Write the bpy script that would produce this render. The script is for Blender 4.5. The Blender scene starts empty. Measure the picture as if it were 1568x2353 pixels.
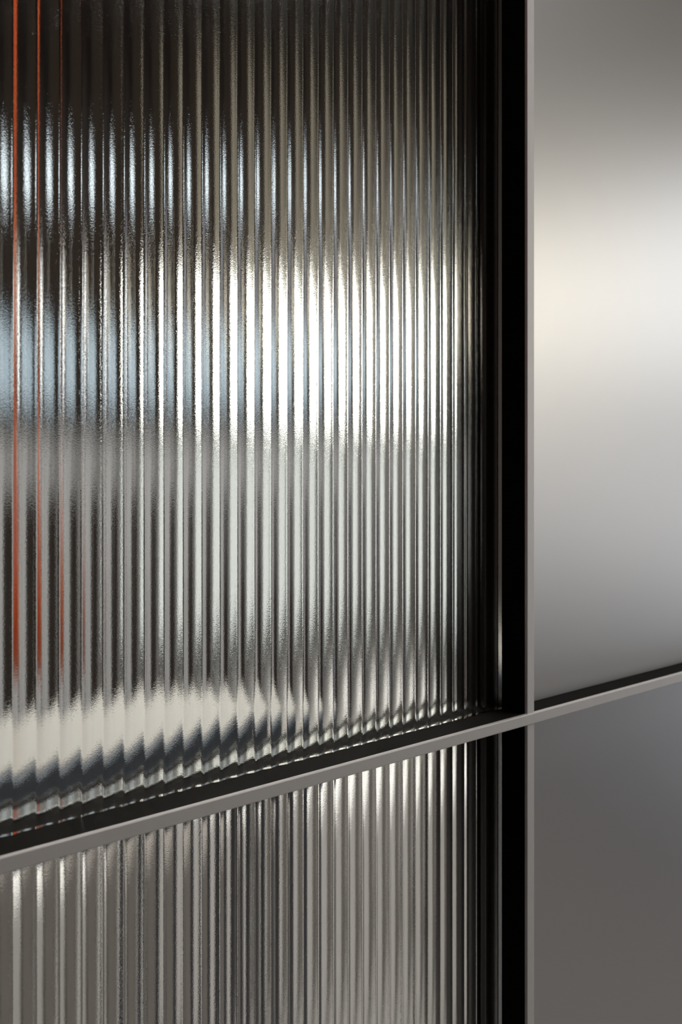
import bpy, bmesh, math, random
from mathutils import Vector
S = bpy.context.scene
COL = S.collection
random.seed(4)

# ------------------------------------------------------------ camera
cam_d = bpy.data.cameras.new('camera'); cam = bpy.data.objects.new('camera', cam_d); COL.objects.link(cam)
S.camera = cam
cam.location = (0.0, -0.597, 1.2)
cam.rotation_euler = (math.radians(90), 0, math.radians(-44.84))
cam_d.sensor_fit = 'VERTICAL'; cam_d.sensor_height = 36.0
cam_d.lens = 2600 / 2353 * 36.0
cam_d.shift_y = (1048 - 1176.5) / 2353          # level camera, shifted down a little
cam_d.clip_start = 0.01
cam_d.dof.use_dof = True
cam_d.dof.focus_distance = 0.86
cam_d.dof.aperture_fstop = 9.0

# ------------------------------------------------------------ colour, world
S.view_settings.view_transform = 'Standard'; S.view_settings.look = 'None'
S.view_settings.gamma = 1; S.view_settings.use_curve_mapping = False
S.view_settings.exposure = 0.0
cy = S.cycles
cy.use_denoising = True
cy.max_bounces = 14; cy.transmission_bounces = 12; cy.glossy_bounces = 6; cy.diffuse_bounces = 3
cy.sample_clamp_indirect = 6.0
cy.caustics_refractive = True; cy.caustics_reflective = True
cy.blur_glossy = 0.3
W = bpy.data.worlds.new('world'); S.world = W; W.use_nodes = True
W.node_tree.nodes['Background'].inputs[0].default_value = (0.62, 0.72, 0.85, 1)
W.node_tree.nodes['Background'].inputs[1].default_value = 1.0

# ------------------------------------------------------------ added fill lights of the two rooms, without fittings
def area(name, loc, rot, sx, sy, power, color):
    d = bpy.data.lights.new(name, 'AREA'); d.shape = 'RECTANGLE'; d.size = sx; d.size_y = sy
    d.energy = power; d.color = color
    o = bpy.data.objects.new(name, d); COL.objects.link(o); o.location = loc; o.rotation_euler = rot
    return o
area('front_room_fill', (1.8, -2.0, 2.97), (0, 0, 0), 1.2, 0.5, 24, (1.0, 0.99, 0.98))  # unseen fill added to light the front floor reflected in the panel
area('face_strip_fill', (1.5, -0.55, 2.85), (0, 0, 0), 0.9, 0.1, 11, (1.0, 0.93, 0.84))  # added fill to brighten the post and rail face strips
area('back_room_fill', (1.5, 1.7, 2.97), (0, 0, 0), 1.4, 0.6, 66, (1.0, 0.97, 0.94))  # unseen fill added so the back room surfaces are lit
area('cabinet_front_fill', (1.9, 0.42, 2.97), (0, 0, 0), 1.8, 0.12, 44, (1.0, 0.97, 0.95))  # added fill for the low fronts that face the glass
tl = area('olive_wall_fill', (2.2, 1.6, 2.9), (0, 0, 0), 0.25, 0.25, 15, (1.0, 0.92, 0.82))  # added fill aimed at the olive wall to lift its tone
tl.rotation_euler = (Vector((5.4, 4.0, 2.9)) - tl.location).to_track_quat('-Z', 'Y').to_euler()
tl.data.spread = math.radians(80)

# ------------------------------------------------------------ materials
def mat(name, color=(.5, .5, .5), rough=.5, metal=0.0, spec=.5, emit=None, estr=1.0, noise=None, bump=None):
    m = bpy.data.materials.new(name); m.use_nodes = True
    nt = m.node_tree; b = nt.nodes['Principled BSDF']
    b.inputs['Base Color'].default_value = (*color, 1); b.inputs['Roughness'].default_value = rough
    b.inputs['Metallic'].default_value = metal; b.inputs['Specular IOR Level'].default_value = spec
    if emit:
        b.inputs['Emission Color'].default_value = (*emit, 1); b.inputs['Emission Strength'].default_value = estr
    tc = nt.nodes.new('ShaderNodeTexCoord')
    if noise:
        sc_, amt = noise
        n = nt.nodes.new('ShaderNodeTexNoise'); n.inputs['Scale'].default_value = sc_; n.inputs['Detail'].default_value = 4
        nt.links.new(tc.outputs['Object'], n.inputs['Vector'])
        r = nt.nodes.new('ShaderNodeMapRange'); r.inputs[3].default_value = 1 - amt; r.inputs[4].default_value = 1 + amt
        nt.links.new(n.outputs['Fac'], r.inputs[0])
        v = nt.nodes.new('ShaderNodeVectorMath'); v.operation = 'SCALE'; v.inputs[0].default_value = color
        nt.links.new(r.outputs[0], v.inputs['Scale']); nt.links.new(v.outputs[0], b.inputs['Base Color'])
    if bump:
        sc_, strength, dist = bump
        n = nt.nodes.new('ShaderNodeTexNoise'); n.inputs['Scale'].default_value = sc_; n.inputs['Detail'].default_value = 2
        nt.links.new(tc.outputs['Object'], n.inputs['Vector'])
        bp = nt.nodes.new('ShaderNodeBump'); bp.inputs['Strength'].default_value = strength; bp.inputs['Distance'].default_value = dist
        nt.links.new(n.outputs['Fac'], bp.inputs['Height']); nt.links.new(bp.outputs[0], b.inputs['Normal'])
    return m

def glass_mat(name, rough=0.03):
    m = bpy.data.materials.new(name); m.use_nodes = True
    nt = m.node_tree; b = nt.nodes['Principled BSDF']
    b.inputs['Base Color'].default_value = (0.93, 0.96, 0.93, 1)
    b.inputs['Roughness'].default_value = rough; b.inputs['IOR'].default_value = 1.5
    b.inputs['Transmission Weight'].default_value = 1.0
    tc = nt.nodes.new('ShaderNodeTexCoord')
    n = nt.nodes.new('ShaderNodeTexNoise'); n.inputs['Scale'].default_value = 1300; n.inputs['Detail'].default_value = 2
    nt.links.new(tc.outputs['Object'], n.inputs['Vector'])
    bp = nt.nodes.new('ShaderNodeBump'); bp.inputs['Strength'].default_value = 0.35; bp.inputs['Distance'].default_value = 0.00014
    nt.links.new(n.outputs['Fac'], bp.inputs['Height']); nt.links.new(bp.outputs[0], b.inputs['Normal'])
    return m

M_FACE = mat('satin_bronze_face', (.62, .605, .60), .5, 0.4, noise=(60, .04))
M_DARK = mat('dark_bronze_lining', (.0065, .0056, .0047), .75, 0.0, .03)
M_BEAD = mat('polished_bead', (.62, .62, .60), .22, 1.0)
M_PANEL = mat('matte_steel_panel', (.595, .595, .60), .37, 1.0, noise=(3, .03))
M_GLASS = glass_mat('fluted_glass')
M_WALL = mat('warm_grey_plaster', (.17, .145, .13), .8, noise=(6, .05))
M_WALLB = mat('pale_grey_plaster', (.70, .70, .71), .7, noise=(6, .05))
M_BROWN = mat('dark_brown_panelling', (.024, .016, .011), .6, noise=(5, .15))
M_OLIVE = mat('olive_taupe_paint', (.50, .475, .41), .7, noise=(4, .08))
M_BLACK = mat('black_soffit', (.012, .010, .009), .6, noise=(5, .1))
M_FLOOR = mat('taupe_resin_floor', (.30, .280, .265), .45, noise=(7, .06))
M_BEIGE = mat('beige_counter_edge', (.43, .41, .375), .5, noise=(30, .03))
M_TOP = mat('brown_counter_top', (.09, .075, .065), .5, noise=(20, .1))
M_BODY = mat('slate_counter_body', (.10, .12, .16), .45, noise=(12, .1))
M_ORANGE = mat('orange_lacquer', (.85, .27, .08), .4, noise=(14, .06))
M_FRAMEW = mat('dark_window_frame', (.03, .03, .032), .4)
def pane_mat(name, col, s): return mat(name, (0, 0, 0), .3, emit=col, estr=s)

# ------------------------------------------------------------ mesh helpers
def box_bm(boxes, bevel=0.0, seg=2):
    bm = bmesh.new()
    for (x0, y0, z0, x1, y1, z1) in boxes:
        b = bmesh.new(); bmesh.ops.create_cube(b, size=1)
        for v in b.verts:
            v.co = Vector(((x0 + x1) / 2 + v.co.x * (x1 - x0), (y0 + y1) / 2 + v.co.y * (y1 - y0), (z0 + z1) / 2 + v.co.z * (z1 - z0)))
        if bevel:
            bmesh.ops.bevel(b, geom=b.edges[:], offset=bevel, segments=seg, profile=.5, affect='EDGES')
        me = bpy.data.meshes.new('t'); b.to_mesh(me); b.free(); bm.from_mesh(me); bpy.data.meshes.remove(me)
    return bm
def lathe_bm(prof, cx, cy_, seg=48):
    bm = bmesh.new(); rings = []
    for (r, z) in prof:
        rings.append([bm.verts.new((cx + r * math.cos(2 * math.pi * i / seg), cy_ + r * math.sin(2 * math.pi * i / seg), z)) for i in range(seg)])
    for a, b in zip(rings, rings[1:]):
        for i in range(seg): bm.faces.new((a[i], a[(i + 1) % seg], b[(i + 1) % seg], b[i]))
    bm.faces.new(rings[0][::-1]); bm.faces.new(rings[-1])
    return bm
def obj(name, bm, m, parent=None, smooth=False):
    bmesh.ops.recalc_face_normals(bm, faces=bm.faces[:])
    me = bpy.data.meshes.new(name); bm.to_mesh(me); bm.free(); me.materials.append(m)
    if smooth:
        for p in me.polygons: p.use_smooth = True
    o = bpy.data.objects.new(name, me); COL.objects.link(o)
    if parent: o.parent = parent; o.matrix_parent_inverse = parent.matrix_world.inverted()
    return o
def empty(name, loc, label, cat, group=None):
    o = bpy.data.objects.new(name, None); COL.objects.link(o); o.location = loc; o.empty_display_size = .05
    o['label'] = label; o['category'] = cat
    if group: o['group'] = group
    bpy.context.view_layer.update()
    return o
def struct(name, boxes, m, parent=None, bevel=0.0):
    o = obj(name, box_bm(boxes, bevel), m, parent)
    if not parent: o['kind'] = 'structure'
    return o

# ------------------------------------------------------------ room shell
X0, X1 = -2.5, 7.0
YF, YB = -3.6, 4.0
H = 3.65
struct('floor', [(X0 - .1, YF - .1, -.1, X1 + .1, YB + .1, 0)], M_FLOOR)
struct('ceiling', [(X0 - .1, YF - .1, H, X1 + .1, YB + .1, H + .1)], M_BLACK)

def wall_with_holes(name, axis, pos, th, a0, a1, z0, z1, holes, m):
    """wall slab in the plane axis=pos with rectangular openings (a0,a1,z0,z1), sorted and not overlapping in a"""
    boxes = []
    def add(p, q, r, s):
        if q - p < 1e-4 or s - r < 1e-4: return
        if axis == 'y': boxes.append((p, pos, r, q, pos + th, s))
        else: boxes.append((pos, p, r, pos + th, q, s))
    cur = a0
    for (h0, h1, g0, g1) in sorted(holes):
        add(cur, h0, z0, z1); add(h0, h1, z0, g0); add(h0, h1, g1, z1); cur = h1
    add(cur, a1, z0, z1)
    return struct(name, boxes, m)
def window(n, axis, pos, a0, a1, z0, z1, pm, bars=1, inward=1):
    """framed window: structure with frame bars and a lit daylight pane"""
    f = .035; d = .05
    def bx(p, q, r, s, t0, t1):
        lo, hi = min(pos + t0 * inward, pos + t1 * inward), max(pos + t0 * inward, pos + t1 * inward)
        return (p, lo, r, q, hi, s) if axis == 'y' else (lo, p, r, hi, q, s)
    w = struct('window_%d' % n, [bx(a0, a1, z0, z0 + f, 0, -d), bx(a0, a1, z1 - f, z1, 0, -d), bx(a0, a0 + f, z0 + f, z1 - f, 0, -d), bx(a1 - f, a1, z0 + f, z1 - f, 0, -d)]
        + [bx(a0 + (a1 - a0) * k / (bars + 1) - .015, a0 + (a1 - a0) * k / (bars + 1) + .015, z0 + f, z1 - f, 0, -d) for k in range(1, bars + 1)], M_FRAMEW)
    obj('pane', box_bm([bx(a0 + f, a1 - f, z0 + f, z1 - f, -.02, -.028)]), pm, w)
    return w

# back room: dark brown upper, pale lower (dado), olive on the right
BLUE = (-.2, .9)
W2 = (2.35, 3.55, 1.40, 1.86)      # blue window, back wall
W3 = (4.35, 6.7, 1.38, 2.27)
W8 = (1.93, 2.15, 1.38, 2.05)       # added glowing pane, back wall
W4 = (2.6, 3.3, 2.36, 2.64)        # high slot above it
wall_with_holes('wall_back', 'y', YB, .1, X0, X1, 0, H, [W8, W2, W3], M_BROWN)
window(2, 'y', YB, *W2, pane_mat('blue_daylight', (.50, .60, .68), 1.0), 3, -1)
window(3, 'y', YB, *W3, pane_mat('white_daylight', (1, .97, .91), 4.2), 3, -1)
window(8, 'y', YB, *W8, pane_mat('added_left_glow', (.95, .97, 1), 1.7), 0, -1)  # made-up pane, glows to give white stripes in the left flutes
window(4, 'y', YB - .001, *W4, pane_mat('high_daylight', (.85, .93, 1), 1.5), 0, 1)
struct('wall_left', [(X0 - .1, YF, 0, X0, YB, H)], M_WALL)
bxs = []; x = X0
while x < X1:
    w_ = random.choice((.09, .12, .2, .3, .38)); (x < 4.1 or x > 6.2) and bxs.append((x, YB - .05, 0, min(X1, x + w_), YB, 1.30)); x += w_ + random.choice((.03, .05, .12))
struct('trim_1', bxs, M_WALLB, None)
window(6, 'y', YB - .001, 4.2, 6.2, .12, 1.33, pane_mat('added_dim_glow', (.96, .97, .93), 1.0), 7, 1)  # added glowing pane, lifts the grey low on the right of the glass
ol = [(6.71, YB - .02, 1.31, X1, YB, H), (4.7, YB - .02, 2.29, 6.71, YB, H)]
struct('trim_2', ol, M_OLIVE)

# front room: bright window on the right-hand wall, reflected in panel and flutes
W1 = (-1.5, -0.7, 1.40, 2.12)
W5 = (-3.2, -0.75, .72, 1.36)
W7 = (-.66, -.06, .05, 1.36)
wall_with_holes('wall_right', 'x', X1, .1, YF, YB, 0, H, [], M_WALL)
XR = 3.4
wall_with_holes('wall_side', 'x', XR, .1, YF, 0.0, 0, H, [W1], M_WALL)
window(1, 'x', XR, W1[0], W1[1], W1[2], W1[3], pane_mat('front_daylight', (.93, .96, 1), 2.7), 0, -1)
window(5, 'x', XR - .001, *W5, pane_mat('added_low_glow', (1, .98, .96), 1.0), 2, 1)  # added glow under the front window, lifts the low reflection in the panel
window(7, 'x', XR - .001, *W7, pane_mat('added_tall_glow', (.78, .86, 1), 1.8), 0, 1)  # added glow close to the partition for light stripes in the lower flutes
lampm = pane_mat('warm_lamp', (1, .90, .72), 8.5)
wl = obj('wall_lamp', box_bm([(XR - .05, -3.1, 1.60, XR - .001, -1.70, 1.94)], .01), M_FRAMEW)
wl['label'] = 'wide warm wall lamp beside the front window'; wl['category'] = 'lamp'
obj('diffuser', box_bm([(XR - .06, -3.07, 1.62, XR - .0501, -1.73, 1.92)], .002), lampm, wl)
wall_with_holes('wall_front', 'y', YF - .1, .1, X0, XR, 0, H, [], M_WALL)

# ------------------------------------------------------------ partition
PX0, MX0, MX1, PX1 = -.62, .8277, .8382, 1.86
RZ0, RZ1 = .9608, .9704
DEP = .088
struct('wall_partition', [(X0, .0, 0, PX0 - .011, .1, H), (PX1 + .011, .0, 0, X1, .1, H), (PX0 - .011, 0, 2.41, PX1 + .011, .1, H)], M_WALL)
root = empty('glazed_partition', (MX0, 0.04, 0), 'bronze metal framed partition with fluted glass on the left and satin steel panels on the right', 'partition')
def bar(name, x0, z0, x1, z1, parent, proud=0.0):
    """frame member: dark channel body with a light face strip on its front"""
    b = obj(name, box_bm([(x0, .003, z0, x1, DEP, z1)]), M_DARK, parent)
    b['label'] = 'dark bronze inner channel'
    f = obj('face_strip', box_bm([(x0, -proud, z0, x1, .003, z1)], .0006), M_FACE, b)
    f['label'] = 'satin metal face strip'
    return b
bar('mullion', MX0, .01, MX1, 2.40, root)
bar('mullion', PX0 - .0105, .01, PX0, 2.40, root)
bar('mullion', PX1, .01, PX1 + .0105, 2.40, root)
bar('sill_rail', PX0 - .0105, 0.0, PX1 + .0105, .0098, root)
bar('head_rail', PX0 - .0105, 2.4002, PX1 + .0105, 2.41, root)
# transom : body in the two bays, one face strip over everything
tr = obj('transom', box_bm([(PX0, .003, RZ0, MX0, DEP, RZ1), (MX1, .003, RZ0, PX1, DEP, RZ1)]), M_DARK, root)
tr['label'] = 'dark transom between the upper and lower glass'
fs = obj('face_strip', box_bm([(PX0 - .0105, -.0016, RZ0, PX1 + .0105, .0028, RZ1)], .0007), M_FACE, tr)
fs['label'] = 'satin metal face strip of the transom'
bd = obj('glazing_bead', box_bm([(PX0, .057, RZ1, MX0, .075, RZ1 + .0015)], .0004), M_BEAD, tr)
bd['label'] = 'polished glazing bead behind the glass'
lp = obj('edge_lip', box_bm([(PX0, .0865, RZ1, MX0, .088, RZ1 + .0012)]), M_BEAD, tr)

# fluted glass: concave flutes on the front, flat back
PITCH = .01600; GY = .028; GT = .0075; DEPTH = .00150; NS = 22
def flute_glass(z0, z1, phase_x):
    xs = []
    xe = MX0 - .0115
    n0 = int(math.floor((PX0 + .012 - phase_x) / PITCH)); x = phase_x + n0 * PITCH
    pts = [(PX0 + .0002, GY + .0004)]
    while x + PITCH <= xe + PITCH * .35:
        if x > PX0 + .003:
            for i in range(NS):
                u = (i + .5 * 0) / NS
                # circular groove with lightly rounded ridges
                s = 4 * u * (1 - u)
                rr = .06
                e = min(u, 1 - u)
                y = GY + DEPTH * s
                if e < rr: y = GY + DEPTH * (4 * rr * (1 - rr)) * (0.5 + 0.5 * (e / rr) ** 2)
                pts.append((x + u * PITCH, y))
        x += PITCH
    pts.append((x, GY + DEPTH * .07)); 
    pts.append((MX0 - .0002, GY + DEPTH * .07))
    bm = bmesh.new()
    f0 = [bm.verts.new((p[0], p[1], z0)) for p in pts]; f1 = [bm.verts.new((p[0], p[1], z1)) for p in pts]
    b0 = [bm.verts.new((p[0], GY + GT, z0)) for p in pts]; b1 = [bm.verts.new((p[0], GY + GT, z1)) for p in pts]
    n = len(pts)
    for i in range(n - 1):
        bm.faces.new((f0[i], f0[i + 1], f1[i + 1], f1[i])).smooth = True
        bm.faces.new((b0[i + 1], b0[i], b1[i], b1[i + 1]))
        bm.faces.new((f0[i + 1], f0[i], b0[i], b0[i + 1]))
        bm.faces.new((f1[i], f1[i + 1], b1[i + 1], b1[i]))
    bm.faces.new((f0[0], f1[0], b1[0], b0[0])); bm.faces.new((f0[-1], b0[-1], b1[-1], f1[-1]))
    return bm
PHX = .3575
for (z0, z1, lab) in ((RZ1 + .0004, 2.3996, 'upper fluted glass pane'), (.0102, RZ0 - .0004, 'lower fluted glass pane')):
    g = obj('fluted_glass', flute_glass(z0, z1, PHX), M_GLASS, root)
    g['label'] = lab
    # keep cap and edge faces flat, flutes smooth
    try: g.data.set_sharp_from_angle(angle=math.radians(50))
    except Exception: pass
for (z0, z1, lab) in ((RZ1 + .0002, 2.3998, 'upper satin steel panel'), (.01, RZ0 - .0002, 'lower satin steel panel')):
    p = obj('steel_panel', box_bm([(MX1 + .0001, .026, z0, PX1 - .0001, .046, z1)], .0003), M_PANEL, root)
    p['label'] = lab

# ------------------------------------------------------------ back room furniture
c = empty('side_table', (-.2, .23, 0), 'side table with beige top and slate blue apron behind the fluted glass', 'table')
obj('tabletop', box_bm([(-1.0, .150, .9700, .70, .295, .9730)], .0008), M_BEIGE, c)['label'] = 'pale beige top'
obj('apron', box_bm([(-.99, .142, .905, .69, .286, .9699)], .002), M_BODY, c)['label'] = 'dark slate blue apron'
for (lx, ly) in ((-.96, .16), (-.96, .265), (.66, .16), (.66, .265)):
    obj('leg', box_bm([(lx - .012, ly - .012, 0, lx + .012, ly + .012, .9049)], .002), M_BODY, c)

# orange curtain drawn to the left, its free edge flaring towards the hem
def curtain_bm():
    bm = bmesh.new(); rows = []
    for k in range(25):
        z = .88 + (H - .03 - .88) * k / 24
        t = max(0, min(1, (1.35 - z) / .4)); xr = .68 + .08 * t * t * (3 - 2 * t)
        row = []
        for i in range(161):
            u = i / 160; x = .20 + (xr - .20) * u
            row.append(bm.verts.new((x, .95 + .030 * math.sin(u * 34) + .012 * math.sin(u * 31 + z), z)))
        rows.append(row)
    for a, b in zip(rows, rows[1:]):
        for i in range(160): bm.faces.new((a[i], a[i + 1], b[i + 1], b[i]))
    bmesh.ops.solidify(bm, geom=bm.faces[:], thickness=.004)
    return bm
o = obj('curtain', curtain_bm(), M_ORANGE, None, True)
o['label'] = 'orange curtain seen as thin upright streaks in the leftmost flutes'; o['category'] = 'curtain'
sb = empty('sideboard', (3.05, 3.7, 0), 'dark brown sideboard standing against the back wall', 'sideboard')
obj('body', box_bm([(2.8, 3.5, .08, 3.35, 3.93, 1.02)], .004), M_BROWN, sb)
for dx in (2.805, 3.08):
    d_ = obj('door', box_bm([(dx, 3.48, .1, dx + .265, 3.499, 1.0)], .003), M_BROWN, sb)
    obj('handle', box_bm([(dx + .2, 3.46, .5, dx + .215, 3.4799, .62)], .003), M_BEAD, d_)
obj('base', box_bm([(2.84, 3.54, 0, 3.31, 3.90, .0799)]), M_BLACK, sb)

M_PALE = mat('pale_stripe_door', (.84, .82, .80), .5, noise=(20, .05))
M_TAUPE = mat('taupe_stripe_door', (.26, .235, .215), .5, noise=(20, .05))
x = -.35; k = 0
low = [(.34, 1), (.28, 0), (.42, 1), (.32, 0), (.52, 1), (.38, 0), (.60, 1), (.44, 0), (.70, 1), (.50, 0)]  # made-up row: pale and taupe fronts stand in for light stripes in the glass
place = ['farthest left', 'second from the left', 'third from the left', 'fourth from the left', 'fifth from the left', 'fifth from the right', 'fourth from the right', 'third from the right', 'second from the right', 'farthest right']
for w_, pale in low:
    e_ = empty('stripe_cabinet', (x + w_ / 2, 1.1, 0), ('pale' if pale else 'taupe') + ' made-up low cabinet behind the lower fluted glass, ' + place[k] + ' of the row', 'cabinet', 'added row of low cabinets behind the lower glass')
    md = M_PALE if pale else M_TAUPE
    obj('body', box_bm([(x, 1.0, .06, x + w_, 1.30, .56)], .002), md, e_)
    obj('plinth', box_bm([(x + .01, 1.03, 0, x + w_ - .01, 1.28, .0599)]), M_BLACK, e_)
    dd = obj('door', box_bm([(x + .006, .978, .065, x + w_ - .006, .999, .555)], .002), md, e_)
    obj('handle', box_bm([(x + w_ - .04, .962, .36, x + w_ - .03, .9779, .46)], .002), M_BEAD, dd)
    x += w_ + .055; k += 1
